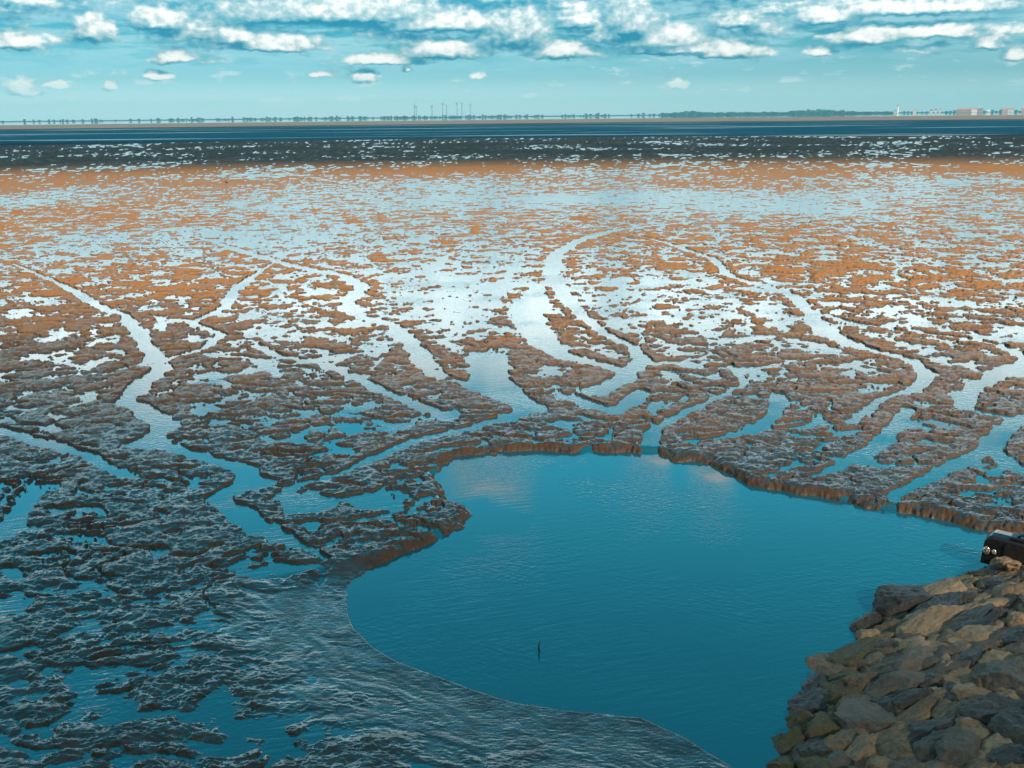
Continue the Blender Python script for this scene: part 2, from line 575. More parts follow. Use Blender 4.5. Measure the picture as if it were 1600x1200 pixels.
CHANNELS = [   # px path with half widths in px
    [(20, 412, 2), (62, 430, 4), (98, 446, 6), (124, 460, 8), (160, 482, 9), (195, 492, 8), (228, 540, 12), (252, 575, 16), (222, 602, 18), (196, 628, 18),
     (235, 648, 20), (262, 668, 22), (225, 692, 24), (300, 710, 16), (385, 735, 20), (398, 752, 24), (335, 778, 18),
     (372, 802, 22), (405, 826, 26), (440, 842, 15), (490, 863, 9), (512, 876, 4)],
    [(440, 404, 2), (412, 420, 4), (392, 434, 7), (365, 455, 9), (352, 480, 9), (300, 505, 7), (345, 522, 9), (320, 545, 8), (250, 565, 7)],
    [(300, 368, 2), (345, 382, 5), (395, 398, 8), (455, 415, 10), (540, 432, 10), (566, 450, 12), (540, 470, 14), (556, 492, 12), (615, 508, 10), (650, 545, 16),
     (678, 585, 16), (740, 606, 16), (790, 625, 22)],
    [(905, 418, 2), (872, 430, 6), (846, 446, 11), (825, 470, 18), (822, 500, 24), (850, 535, 26), (885, 558, 22), (950, 572, 14), (980, 585, 16)],
    [(1130, 340, 2), (1085, 346, 5), (1030, 352, 8), (960, 360, 9), (905, 375, 10), (872, 395, 12), (860, 425, 13), (880, 460, 11), (905, 490, 10), (945, 522, 10),
     (990, 543, 10), (1002, 560, 14), (975, 590, 22), (930, 612, 26)],
    [(760, 560, 30), (765, 600, 36), (830, 640, 22), (740, 668, 16), (650, 690, 16), (590, 712, 14), (540, 738, 12), (455, 762, 10)],
    [(885, 620, 20), (960, 645, 16), (1000, 612, 14)],
    [(990, 366, 2), (1025, 375, 4), (1060, 386, 6), (1115, 405, 7), (1140, 432, 8), (1235, 460, 9), (1262, 486, 12), (1310, 500, 8), (1400, 516, 6), (1500, 528, 6),
     (1560, 540, 10), (1600, 558, 12), (1680, 590, 12)],
    [(1262, 486, 8), (1290, 522, 22), (1350, 545, 14), (1420, 562, 12), (1450, 585, 12), (1430, 610, 12), (1380, 622, 10), (1330, 660, 10)],
    [(1610, 565, 14), (1550, 592, 16), (1500, 618, 16), (1510, 640, 12), (1590, 655, 12)],
    [(1640, 640, 16), (1570, 668, 18), (1545, 700, 18), (1500, 722, 18), (1440, 752, 16), (1395, 776, 14)],
    [(1545, 700, 14), (1580, 730, 14), (1660, 765, 14)],
    [(1140, 570, 5), (1165, 600, 7), (1120, 622, 9), (1060, 650, 12), (1022, 672, 13), (1014, 695, 15), (1012, 715, 15)],
    [(1215, 615, 10), (1212, 650, 13), (1165, 678, 12), (1080, 690, 10)],
    [(1420, 640, 10), (1380, 690, 16), (1300, 735, 14), (1270, 745, 8)],
    [(0, 672, 12), (60, 690, 14), (140, 712, 12), (190, 745, 10)],
    [(0, 840, 26), (30, 800, 16), (60, 770, 10)],
    [(400, 540, 8), (430, 555, 9), (510, 570, 10), (575, 600, 12), (640, 630, 14), (700, 650, 18)],
]


def seg_dist(px, py, a, b):
    ax, ay = a
    bx, by = b
    dx, dy = bx - ax, by - ay
    L = dx * dx + dy * dy + 1e-12
    t = np.clip(((px - ax) * dx + (py - ay) * dy) / L, 0, 1)
    return np.hypot(px - (ax + t * dx), py - (ay + t * dy)), t


def pool_sd(X, Y):
    """signed distance to the pool edge, positive on the mud"""
    sd = np.full(X.shape, 50.0, dtype=np.float32)
    near = (X > POOL[:, 0].min() - 6) & (X < POOL[:, 0].max() + 6) & (Y > POOL[:, 1].min() - 6) & (Y < POOL[:, 1].max() + 6)
    x, y = X[near], Y[near]
    best = np.full(x.shape, 1e9)
    inside = np.zeros(x.shape, dtype=bool)
    n = len(POOL)
    for i in range(n):
        a, b = POOL[i], POOL[(i + 1) % n]
        d, _ = seg_dist(x, y, a, b)
        best = np.minimum(best, d)
        c = ((a[1] > y) != (b[1] > y)) & (x < (b[0] - a[0]) * (y - a[1]) / (b[1] - a[1] + 1e-12) + a[0])
        inside ^= c
    sd[near] = np.where(inside, -best, best)
    return sd


SOFT_Y = ground(560, 893)[1]


def softness(X, Y):
    """1 along the smooth near shore of the pool, 0 at its undercut far bank"""
    return (1 - sstep(SOFT_Y - 0.6, SOFT_Y + 0.5, Y)).astype(np.float32)


def levels(X, Y):
    sd = pool_sd(X, Y)
    wob = 0.09 * perlin(X * 1.9, Y * 1.9, 5) + 0.05 * perlin(X * 3.7, Y * 3.7, 6) + 0.035 * perlin(X * 8, Y * 8, 13) * np.clip(0.5 + perlin(X * 1.1, Y * 1.1, 14), 0, 1)
    soft = softness(X, Y)
    wob += 0.022 * perlin(X * 17, Y * 17, 7)
    sdw = sd + wob * (1 - 0.85 * soft)
    width = 0.14 + 1.3 * soft
    zw = POOL_Z * (1 - sstep(0.0, 1.0, (sdw - 0.02) / width))
    return sdw, soft, zw


def flat_height(X, Y):
    rr = np.hypot(X, Y)
    sd, soft, zw = levels(X, Y)
    # islands of mud: a warped field cut at the water line
    wx = X + 0.32 * fbm(X * 0.9, Y * 0.9, 2, seed=20)
    wy = Y + 0.32 * fbm(X * 0.9, Y * 0.9, 2, seed=31)
    ta = fbm(wx * 1.25, wy * 2.3, 5, 0.55, seed=2)
    tb = fbm(wx * 0.95, wy * 1.25, 5, 0.55, seed=12)
    m = sstep(9, 24, rr)
    t = ta * (1 - m) + tb * m
    rough_w = 0.75 + 0.5 * perlin(X * 0.5, Y * 0.5, 22)
    n1 = perlin(wx * 0.42 + 0.25 * ta, wy * 0.50, 25) + 0.10 * ta
    n2 = perlin(wx * 0.95 + 0.2 * tb, wy * 1.25, 27) + 0.12 * tb
    riv = 0.95 * np.exp(-(n1 / (0.085 * rough_w)) ** 2) + 0.62 * np.exp(-(n2 / (0.12 * rough_w)) ** 2)
    t = 0.72 * t + (0.24 - 0.85 * riv) * (1 - 0.9 * sstep(60, 110, rr))
    low = fbm(X * 0.055, Y * 0.05, 3, 0.5, seed=40)
    t = t + 0.55 * low * sstep(10, 40, rr)
    bias = np.full(X.shape, 0.20, dtype=np.float32) - 0.05 - 0.20 * sstep(18, 28, rr) + 0.40 * sstep(44, 84, rr) + 0.12 * sstep(110, 125, rr)

    def spot(px, py, sx, sy, amp):
        c = ground(px, py)
        e = ground(px, py - sy)
        w = sx / FPX * c.length
        dy = abs(e.y - c.y)
        return amp * np.exp(-((X - c.x) / w) ** 2 - ((Y - c.y) / dy) ** 2)
    bias += 0.04 * soft
    bias -= spot(740, 470, 330, 75, 0.30)
    bias -= spot(880, 310, 420, 22, 0.30)
    bias -= spot(880, 590, 150, 60, 0.12)
    bias -= spot(1330, 370, 420, 95, 0.20)
    bias -= spot(150, 400, 260, 80, 0.10)
    bias += spot(560, 335, 120, 16, 0.28)
    bias += spot(60, 520, 240, 60, 0.08)
    bias += spot(1100, 620, 200, 60, 0.10)
    t = t + bias
    # solid rim along the undercut bank
    rim = np.clip(1 - sd / 0.75, 0, 1) * (1 - soft) * (sd > -0.3)
    t = t + 0.32 * rim
    # channels
    jit = 0.10 * perlin(X * 1.7, Y * 1.7, 8) + 0.05 * perlin(X * 5, Y * 5, 9)
    for path in CHANNELS:
        pts = []
        for (px, py, hw) in path:
            g = ground(px, py)
            pts.append((g.x, g.y, max(0.05, hw / FPX * (g - CAM_P).length)))
        for a, b in zip(pts[:-1], pts[1:]):
            m = max(a[2], b[2]) * 2.2 + 0.5
            sel = ((X > min(a[0], b[0]) - m) & (X < max(a[0], b[0]) + m) & (Y > min(a[1], b[1]) - m) & (Y < max(a[1], b[1]) + m))
            if not sel.any():
                continue
            d, u = seg_dist(X[sel], Y[sel], a[:2], b[:2])
            w = a[2] + (b[2] - a[2]) * u
            q = (d + jit[sel] * np.minimum(1, w * 4)) / w
            carve = -1.7 * (1 - sstep(0.55, 1.15, q)) + 0.42 * np.exp(-((q - 1.9) / 0.7) ** 2)
            tt = t[sel]
            lo = np.minimum(tt, tt + carve)
            t[sel] = np.where(carve < 0, np.maximum(np.minimum(lo, tt), -0.8), np.minimum(tt + carve * 0.8, np.maximum(tt, 0.30)))
    fr = 1 - sstep(35, 95, rr)
    t = t + fr * ((0.42 + 0.16 * sstep(18, 30, rr)) * fbm(X * 3.2, Y * 5.0, 4, 0.62, seed=51))
    # near left shore: low, smeared mud
    smear = soft * (1 - sstep(0.0, 1.3, sd - 0.5 + 0.5 * perlin(X * 1.3, Y * 2.2, 15)))
    t = t * (1 - 0.6 * smear) + 0.10 * smear
    far = 1 - 0.72 * sstep(22, 80, rr)
    up = np.clip(t, 0, None)
    lip = sstep(0.0, 0.13 + 0.25 * soft + 0.14 * sstep(13, 22, rr), up)
    lump = fbm(X * 5.5, Y * 8.0, 3, 0.55, seed=60)
    near = 1 - sstep(18, 45, rr)
    fine = np.zeros_like(t)
    nz = near > 0
    q = fbm(X[nz] * 6.5, Y[nz] * 20, 3, 0.6, seed=70)
    fine[nz] = 0.55 - 1.5 * np.abs(q)
    h = far * (0.022 * lip + 0.036 * np.minimum(up, 0.9)) * (1 - 0.6 * smear) * (1 - 0.35 * soft)
    h += lip * (0.014 * lump + 0.009 * fine * near) * far * (1 - 0.8 * smear)
    h += np.minimum(t, 0) * 0.16
    # pool bank
    z = zw + h
    inside = 1 - sstep(-0.13, 0.05, sd)
    face = np.exp(-((sd + 0.02) / 0.08) ** 2) * (1 - soft)
    z = z + face * 0.05 * fbm(X * 9, Y * 9, 3, 0.6, seed=77)
    z = z * (1 - inside) + (POOL_Z - 0.25) * inside
    # the smooth near shore: a skin of mud drawn out in lines along the water's edge
    shore = soft * (1 - sstep(0.55, 1.5, sd + 0.5 * perlin(X * 1.1, Y * 1.9, 16)))
    flow = fbm(sd * 5.0 + 1.2 * perlin(X * 1.5, Y * 1.5, 18), (X - 0.6 * Y) * 1.1, 3, 0.42, seed=81)
    skin = zw + 0.0075 + 0.0060 * flow + 0.002 * fine
    zs = np.maximum(z, skin)
    z = np.where(sd > -0.02, z * (1 - shore) + zs * shore, z)
    return z, (z - zw)


def polar(r, az):
    rr, aa = np.meshgrid(r, az, indexing='ij')
    return rr * np.sin(aa), rr * np.cos(aa)


def build_ground():
    dep0, dep1 = 46.0, 1.15
    step = 0.85 / FPX                              # spacing in the eye's angle: finest where the mud is nearest
    dep = np.arange(R(dep1), R(dep0), step * 1.02)[::-1]
    r_in = CAM_H / np.tan(dep)
    r_out = np.geomspace(r_in[-1] * 1.02, 30000, 60)
    r_out = np.sort(np.concatenate((r_out, [640, 648, 1290, 1310, 3985, 4005])))
    a_mid = np.arange(-29.5, 29.5, math.degrees(1.05 / FPX))
    az = R(1) * np.concatenate((np.arange(-60, -29.5, 0.2), a_mid, np.arange(29.5, 60, 0.2)))
    X, Y = polar(np.concatenate((r_in, r_out)), az)
    n_in = len(r_in)
    Z = np.full(X.shape, -0.45)
    L = np.full(X.shape, 0.05)
    Z[:n_in], L[:n_in] = flat_height(X[:n_in], Y[:n_in])
    ro = r_out
    prof = np.full(len(ro), -0.5)
    prof[(ro >= 645) & (ro <= 1300)] = 0.30
    prof[ro >= 4000] = 0.6
    Z[n_in:] = prof[:, None]
    rr = np.hypot(X[:n_in], Y[:n_in])
    fall = sstep(236, 245, rr)
    Z[:n_in] -= fall * 0.10
    me = grid_mesh('mudflat', X, Y, Z, attrs={'lift': L})
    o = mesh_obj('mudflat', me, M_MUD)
    return finish(o, kind='structure')


def build_water():
    dep = np.arange(R(1.2), R(47), 1.7 / FPX)[::-1]
    r = CAM_H / np.tan(dep)
    az = R(1) * np.concatenate((np.arange(-60, -29.5, 0.5), np.arange(-29.5, 29.5, math.degrees(2.2 / FPX)), np.arange(29.5, 60, 0.5)))
    X, Y = polar(r, az)
    _, _, zw = levels(X, Y)
    me = grid_mesh('water', X, Y, zw)
    finish(mesh_obj('water', me, M_WATER), kind='structure')
    r = np.geomspace(r[-1] - 3, 650, 40)
    X, Y = polar(r, R(1) * np.arange(-60, 60.1, 1.0))
    me = grid_mesh('sea', X, Y, np.full(X.shape, 0.006))
    finish(mesh_obj('sea', me, M_SEA), kind='structure')
    r = np.geomspace(1295, 4010, 20)
    X, Y = polar(r, R(1) * np.arange(-60, 60.1, 1.0))
    me = grid_mesh('far_water', X, Y, np.full(X.shape, 0.006))
    finish(mesh_obj('far_water', me, M_FAR), kind='structure')
    # dry crest of the sandbank
    r = np.array([645, 660, 900, 1280, 1300.0])
    X, Y = polar(r, R(1) * np.arange(-60, 60.1, 1.0))
    Z = np.repeat(np.array([0.0, 0.36, 0.5, 0.36, 0.0])[:, None], X.shape[1], 1)
    finish(mesh_obj('sandbank', grid_mesh('sandbank', X, Y, Z), M_SAND), kind='structure')


build_ground()
build_water()

# ------------------------------------------------------------------ clouds overhead, behind the viewer, unseen but shading the flats
def build_cloud(cx, cy, sx, sy, height, label, seed, turn=0.0, thick=26):
    off = TO_SUN * (height / TO_SUN.z)
    bm = bmesh.new()
    bmesh.ops.create_icosphere(bm, subdivisions=6, radius=1.0)
    for v in bm.verts:
        p = v.co
        n = mnoise.fractal(p * 2.2 + Vector((seed, 0, 0)), 1.0, 2.0, 6)
        s = 1 + 0.22 * n
        zz = p.z * (0.8 if p.z > 0 else 0.25)
        v.co = Vector((p.x * sx * s, p.y * sy * s, zz * thick * (1 + 0.5 * n)))
    m = mat_plain('cloud_white', (0.85, 0.85, 0.85), 1.0, 0, 0.01, 0.05)
    o = bm_obj('cloud', bm, m, smooth=True)
    o.location = (cx + off.x, cy + off.y, height)
    o.rotation_euler.z = R(turn)
    finish(o, label, 'cloud', kind='stuff')


build_cloud(-60, 168, 360, 56, 1500, 'long white cumulus drifting overhead behind the viewer', 3.1)
build_cloud(-32.5, -43, 190, 62, 700, 'broad flat cloud added overhead, unseen, to shade the near flats', 9.4, -37, 9)  # added out of view, turned and flattened to place the foreground's shade edge

# ------------------------------------------------------------------ breakwater
WL_PX = [(1120, 1420), (1190, 1240), (1213, 1195), (1240, 1125), (1258, 1085), (1300, 1032), (1335, 1000), (1375, 952), (1402, 927),
         (1450, 910), (1485, 896), (1545, 880), (1600, 872), (1800, 852), (2100, 830)]
WL = np.array([ground(x, y, POOL_Z).to_2d()[:] for x, y in WL_PX])
SLOPE = 0.42


def mound_d(x, y):
    x = np.asarray(x, dtype=np.float64)
    y = np.asarray(y, dtype=np.float64)
    best = np.full(x.shape, 1e9)
    sgn = np.ones(x.shape)
    for a, b in zip(WL[:-1], WL[1:]):
        d, _ = seg_dist(x, y, a, b)
        cr = (b[0] - a[0]) * (y - a[1]) - (b[1] - a[1]) * (x - a[0])
        upd = d < best
        sgn = np.where(upd, np.where(cr < 0, 1, -1), sgn)
        best = np.minimum(best, d)
    return best * sgn


def mound_z(x, y):
    d = mound_d(x, y)
    dd = np.clip(d, 0, None)
    z = POOL_Z - 0.02 + np.where(d < 0, d * 0.9, 1.0 * SLOPE * dd - 0.025 * dd ** 2)
    return np.minimum(z, 1.6)


def on_mound(px, py):
    d = ray(px, py)
    ts = np.linspace(3.0, 16.0, 2600)
    P = np.array(CAM_P)[None] + ts[:, None] * np.array(d)[None]
    below = P[:, 2] < mound_z(P[:, 0], P[:, 1])
    i = int(np.argmax(below)) if below.any() else len(ts) - 1
    return Vector(P[i])


M_BASALT = mat_rock('dark_basalt', (0.018, 0.014, 0.011), (0.045, 0.033, 0.024), (0.11, 0.075, 0.048), 0.55)
M_TAN = mat_rock('tan_stone', (0.27, 0.155, 0.083), (0.38, 0.235, 0.132), (0.13, 0.072, 0.036), 0.85)
M_BROWN = mat_rock('brown_stone', (0.15, 0.086, 0.046), (0.23, 0.142, 0.080), (0.08, 0.047, 0.027), 0.8)
M_GREY = mat_rock('grey_stone', (0.085, 0.064, 0.047), (0.14, 0.105, 0.077), (0.19, 0.14, 0.10), 0.75)
M_MOSS = mat_rock('weedy_stone', (0.10, 0.065, 0.03), (0.15, 0.10, 0.05), (0.07, 0.05, 0.02), 0.8, 0.85)
ROCK_M = {'D': M_BASALT, 'T': M_TAN, 'B': M_BROWN, 'G': M_GREY, 'M': M_MOSS}


def worley(x, y, seed):
    """distance to the cell border and a random value per cell"""
    xi = np.floor(x).astype(np.int32)
    yi = np.floor(y).astype(np.int32)
    f1 = np.full(x.shape, 9.0)
    f2 = np.full(x.shape, 9.0)
    idv = np.zeros(x.shape)
    for dx in (-1, 0, 1):
        for dy in (-1, 0, 1):
            cx, cy = xi + dx, yi + dy
            h = _perm[(_perm[(cx + seed) & 1023] + cy) & 1023]
            ox = cx + 0.15 + 0.7 * ((h * 37) & 1023) / 1023.0
            oy = cy + 0.15 + 0.7 * ((h * 91) & 1023) / 1023.0
            d = np.hypot(x - ox, y - oy)
            nearer = d < f1
            f2 = np.where(nearer, f1, np.minimum(f2, d))
            idv = np.where(nearer, ((h * 53) & 1023) / 1023.0, idv)
            f1 = np.where(nearer, d, f1)
    return f2 - f1, idv


def build_mound():
    x = np.arange(1.0, 9.0, 0.02)
    y = np.arange(2.0, 11.5, 0.02)
    X, Y = np.meshgrid(x, y, indexing='xy')
    g0, g1 = ground(1400, 1060), ground(1400 + 90, 1060 - 42)
    u = (g1 - g0).normalized()
    wx = X + 0.09 * fbm(X * 3, Y * 3, 4, seed=92)
    wy = Y + 0.09 * fbm(X * 3, Y * 3, 3, seed=95)
    gap, idv = worley((wx * u.x + wy * u.y) * 2.0, (-wx * u.y + wy * u.x) * 4.2, 7)
    stone = sstep(0.0, 0.22, gap) * 0.065 - 0.02 + 0.05 * (idv - 0.5) * sstep(0.02, 0.15, gap)
    d = mound_d(X, Y)
    Z = mound_z(X, Y) - 0.03 + (stone + 0.022 * fbm(X * 6, Y * 6, 5, 0.62, seed=90)) * sstep(-0.08, 0.10, d)
    keep = d[:-1, :-1] > -0.35
    m = mat_rock('grout', (0.17, 0.096, 0.048), (0.30, 0.18, 0.098), (0.07, 0.042, 0.022), 0.9)
    k = NT(m.node_tree)
    bs = m.node_tree.nodes['Principled BSDF']
    old = bs.inputs['Base Color'].links[0].from_socket
    at = k.node('ShaderNodeAttribute', attribute_name='stone')
    k.l.new(k.mix(k.math('MULTIPLY', k.range(at.outputs['Fac'], 0.62, 0.72), 0.8), old, (0.075, 0.055, 0.042, 1)), bs.inputs['Base Color'])
    c = bs.inputs['Base Color'].links[0].from_socket
    jt = k.node('ShaderNodeAttribute', attribute_name='joint')
    k.l.new(k.mix(k.range(jt.outputs['Fac'], 0.04, 0.16, 0.95, 0.0), c, (0.022, 0.016, 0.010, 1)), bs.inputs['Base Color'])
    o = mesh_obj('breakwater', grid_mesh('breakwater', X, Y, Z, keep, attrs={'stone': idv * sstep(0.0, 0.06, gap), 'joint': gap}), m)
    finish(o, 'sloping tan breakwater bank that carries the rocks beside the pool', 'breakwater')


build_mound()

# crop coordinates of the photo's rocks: x, y, half length, half width, angle, tone
ROCKS = [
    (775, 372, 128, 70, 28, 'D'), (900, 345, 115, 42, 15, 'T'), (1010, 235, 90, 34, 8, 'T'), (1220, 228, 125, 30, 5, 'D'),
    (1235, 188, 120, 26, 3, 'T'), (1180, 300, 75, 30, 5, 'D'), (1265, 335, 95, 50, 10, 'T'), (875, 430, 130, 42, 25, 'D'),
    (1010, 365, 52, 40, -20, 'D'), (1060, 465, 105, 45, 35, 'D'), (1110, 505, 125, 26, 30, 'D'), (1150, 405, 180, 40, 10, 'T'),
    (870, 495, 130, 58, 35, 'T'), (560, 550, 66, 42, 20, 'T'), (660, 510, 72, 56, 35, 'B'), (520, 510, 52, 60, 60, 'D'),
    (480, 640, 105, 52, 35, 'M'), (625, 612, 62, 42, 20, 'D'), (740, 590, 90, 48, 20, 'T'), (830, 600, 72, 48, 25, 'T'),
    (960, 540, 70, 42, 10, 'T'), (1090, 535, 115, 50, 20, 'T'), (1215, 555, 72, 60, 10, 'T'), (1305, 565, 48, 72, 45, 'D'),
    (930, 680, 72, 48, 5, 'T'), (1070, 650, 60, 64, 60, 'D'), (1180, 665, 105, 42, 15, 'T'), (1235, 745, 125, 80, 10, 'G'),
    (765, 695, 145, 48, 20, 'G'), (600, 690, 105, 46, 10, 'B'), (385, 720, 82, 62, 25, 'B'), (300, 790, 72, 56, 20, 'D'),
    (560, 765, 105, 42, 30, 'B'), (700, 790, 130, 52, 20, 'G'), (860, 770, 92, 38, 15, 'D'), (1030, 760, 92, 42, 0, 'T'),
    (970, 840, 52, 42, 60, 'D'), (1085, 840, 92, 50, 15, 'T'), (1310, 815, 32, 42, 80, 'T'), (1225, 858, 82, 30, 5, 'T'),
    (270, 900, 105, 52, 25, 'D'), (400, 830, 64, 60, 30, 'M'), (540, 960, 132, 82, 25, 'G'), (745, 872, 130, 42, 20, 'D'),
    (770, 930, 150, 34, 30, 'B'), (340, 1000, 112, 52, 20, 'M'), (200, 980, 52, 70, 60, 'M'), (330, 1100, 112, 54, 15, 'D'),
    (140, 1090, 54, 62, 60, 'M'), (220, 1130, 62, 60, 30, 'B'), (395, 1165, 72, 52, 35, 'G'), (520, 1125, 82, 62, 60, 'T'),
    (680, 1020, 185, 42, 28, 'B'), (860, 1095, 112, 58, 35, 'G'), (700, 1135, 82, 46, 0, 'B'), (1060, 1010, 112, 52, 20, 'T'),
    (1020, 1115, 112, 70, 20, 'G'), (955, 915, 92, 42, 15, 'B'), (1200, 925, 150, 52, 10, 'D'), (1185, 1070, 62, 62, 60, 'T'),
    (1280, 1020, 105, 82, 20, 'D'), (1260, 1150, 122, 50, 10, 'D'), (1120, 1190, 112, 34, 5, 'B'), (910, 1190, 102, 42, 20, 'B'),
    (620, 1190, 82, 42, 20, 'T'), (450, 1065, 82, 58, 40, 'B'), (870, 1005, 112, 42, 25, 'D'), (660, 640, 80, 40, 15, 'B'),
    (480, 880, 90, 45, 25, 'B'), (640, 890, 80, 40, 25, 'D'), (300, 1200, 90, 50, 20, 'M'), (120, 1180, 60, 50, 40, 'M'),
    (770, 1200, 70, 40, 20, 'G'), (1300, 450, 70, 40, 10, 'T'), (1320, 690, 50, 40, 10, 'T'), (960, 610, 70, 40, 15, 'B'),
    (1130, 760, 60, 40, 10, 'B'), (860, 850, 60, 36, 15, 'T'), (1080, 925, 90, 36, 15, 'B'), (430, 760, 60, 40, 25, 'M'),
    # beyond the right edge and below the frame
    (1420, 250, 110, 50, 8, 'T'), (1430, 400, 110, 60, 12, 'G'), (1440, 560, 100, 60, 20, 'T'), (1420, 720, 90, 70, 15, 'B'),
    (1420, 880, 90, 60, 10, 'D'), (1430, 1040, 80, 60, 15, 'T'), (1420, 1180, 80, 60, 15, 'G'), (200, 1290, 100, 60, 20, 'M'),
    (440, 1290, 110, 60, 20, 'G'), (680, 1290, 110, 60, 25, 'T'), (920, 1290, 110, 60, 20, 'B'), (1160, 1290, 110, 60, 15, 'T'),
]
TONE_WORDS = {'D': 'dark basalt', 'T': 'pale tan', 'B': 'brown', 'G': 'dull grey', 'M': 'weedy yellow-green'}


def rock_mesh(A, B, C, seed):
    rs = random.Random(seed)
    bm = bmesh.new()
    bmesh.ops.create_icosphere(bm, subdivisions=5, radius=1.0)
    planes = []
    for i in range(16):
        n = Vector((rs.gauss(0, 1), rs.gauss(0, 1), rs.gauss(0, 1))).normalized()
        planes.append((n, rs.uniform(0.66, 0.98)))
    planes.append((Vector((rs.uniform(-.15, .15), rs.uniform(-.15, .15), 1)).normalized(), rs.uniform(0.62, 0.85)))
    o = Vector((seed * 1.7, seed * 0.3, 0))
    for v in bm.verts:
        p = v.co.copy() * 1.12
        for n, d in planes:
            e = p.dot(n) - d
            if e > 0:
                p -= n * e * 0.93
        n1 = mnoise.fractal(p * 1.6 + o, 1.0, 2.0, 3)
        n2 = mnoise.fractal(p * 6.0 + o, 0.9, 2.1, 4)
        n3 = 1 - abs(mnoise.noise(p * 3.1 + o * 1.3)) * 2
        p *= 1 + 0.13 * n1 + 0.06 * n2 - 0.09 * max(0.0, n3 - 0.75)
        v.co = Vector((p.x * A, p.y * B, p.z * C))
    return bm


def rock_labels():
    """a wording for every rock: tone, size among its like, place on the bank"""
    cell = {}
    for i, (cx, cy, a, b, ang, tone) in enumerate(ROCKS):
        row = 0 if cy < 320 else 1 if cy < 600 else 2 if cy < 860 else 3 if cy < 1080 else 4
        edge = np.interp(cy, [230, 320, 480, 640, 800, 980, 1200], [930, 720, 540, 420, 290, 190, 90])
        back = cx - edge
        c = 0 if back < 170 else 1 if back < 420 else 2 if back < 720 else 3
        cell.setdefault((tone, row, c), []).append((a * b, i))
    rows = ('on the crest of the bank', 'high on the bank', 'halfway down the bank', 'low on the bank', 'at the very bottom of the bank')
    cols = ("at the water's edge", 'just behind the waterside stones', 'well back from the water', 'towards the far right')
    out = {}
    for (tone, row, c), lst in cell.items():
        lst.sort(reverse=True)
        size = {1: [''], 2: ['larger ', 'smaller '], 3: ['largest ', 'middling ', 'smallest ']}.get(
            len(lst), ['largest ', 'second largest ', 'second smallest ', 'smallest '] + ['small '] * 9)
        for (ar, i), sz in zip(lst, size):
            out[i] = '%s%s rock %s, %s' % (sz, TONE_WORDS[tone], rows[row], cols[c])
    out[0] = 'big dark basalt block jutting out over the pool at the upper end of the bank'
    return out


ROCK_LABELS = rock_labels()


def build_rocks():
    for i, (cx, cy, a, b, ang, tone) in enumerate(ROCKS):
        s = 420.0 / 1326
        px, py = 1180 + cx * s, 820 + cy * s
        big = 1.40 if tone in 'TBM' else 1.28
        a, b = a * s * big, b * s * big
        ca, sa = math.cos(R(ang)), -math.sin(R(ang))
        c = on_mound(px, py)
        dist = (c - CAM_P).length
        # local plane of the bank
        e = 0.12
        gx = float(mound_z(c.x + e, c.y) - mound_z(c.x - e, c.y)) / (2 * e)
        gy = float(mound_z(c.x, c.y + e) - mound_z(c.x, c.y - e)) / (2 * e)
        nrm = Vector((-gx, -gy, 1)).normalized()

        def plane_pt(qx, qy):
            d = ray(qx, qy)
            den = d.dot(nrm)
            t = (c - CAM_P).dot(nrm) / den
            return CAM_P + d * t
        ax = plane_pt(px + ca * a, py + sa * a) - c
        bx = plane_pt(px - sa * b, py + ca * b) - c
        A = min(ax.length, 2.2 * a / FPX * dist)
        X = ax.normalized()
        Yv = (bx - X * bx.dot(X))
        B = min(max(Yv.length, 0.5 * b / FPX * dist), 1.9 * b / FPX * dist)
        Yv = nrm.cross(X).normalized()
        C = 0.72 * min(A, B) + 0.03
        bm = rock_mesh(A, B, C, i + 1)
        rs = random.Random(i * 5 + 2)
        o = bm_obj('rock', bm, ROCK_M[tone], smooth=True)
        rot = Matrix((X, Yv, nrm)).transposed().to_4x4()
        tilt = Matrix.Rotation(R(rs.uniform(-12, 12)), 4, 'X') @ Matrix.Rotation(R(rs.uniform(-10, 14)), 4, 'Y')
        o.matrix_world = Matrix.Translation(c - nrm * C * (0.50 if tone in 'TB' else 0.36)) @ rot @ tilt
        finish(o, ROCK_LABELS[i], 'rock', 'rocks of the breakwater')


build_rocks()


# ------------------------------------------------------------------ far shore
M_TREE = mat_plain('far_foliage', (0.022, 0.050, 0.040), 0.9, 0, 0.08, 0.35)
M_BARK = mat_plain('bark', (0.06, 0.045, 0.03), 0.9)
M_STEEL = mat_plain('turbine_paint', (0.13, 0.15, 0.16), 0.5, 0, 0.05, 0.05)
M_BRICK = mat_plain('far_brick', (0.42, 0.20, 0.13), 0.85, 0, 0.2, 0.2)
M_RENDER = mat_plain('pale_render', (0.62, 0.56, 0.50), 0.85, 0, 0.2, 0.1)
M_ROOF = mat_plain('roof_tile', (0.36, 0.13, 0.08), 0.8, 0, 0.3, 0.2)
M_SLATE = mat_plain('roof_slate', (0.12, 0.12, 0.13), 0.7, 0, 0.3, 0.2)
M_PANE = mat_plain('dark_glass', (0.03, 0.04, 0.05), 0.15)
SHORE = 4100.0
MPP = SHORE / FPX                                    # metres per photograph pixel at the far shore


def shore_xy(px, back=0.0):
    """where the far shore stands under column px of the photograph"""
    a, _ = azel(px, 186)
    r = SHORE + back
    return Vector((r * math.sin(R(a)), r * math.cos(R(a)), 0.6))


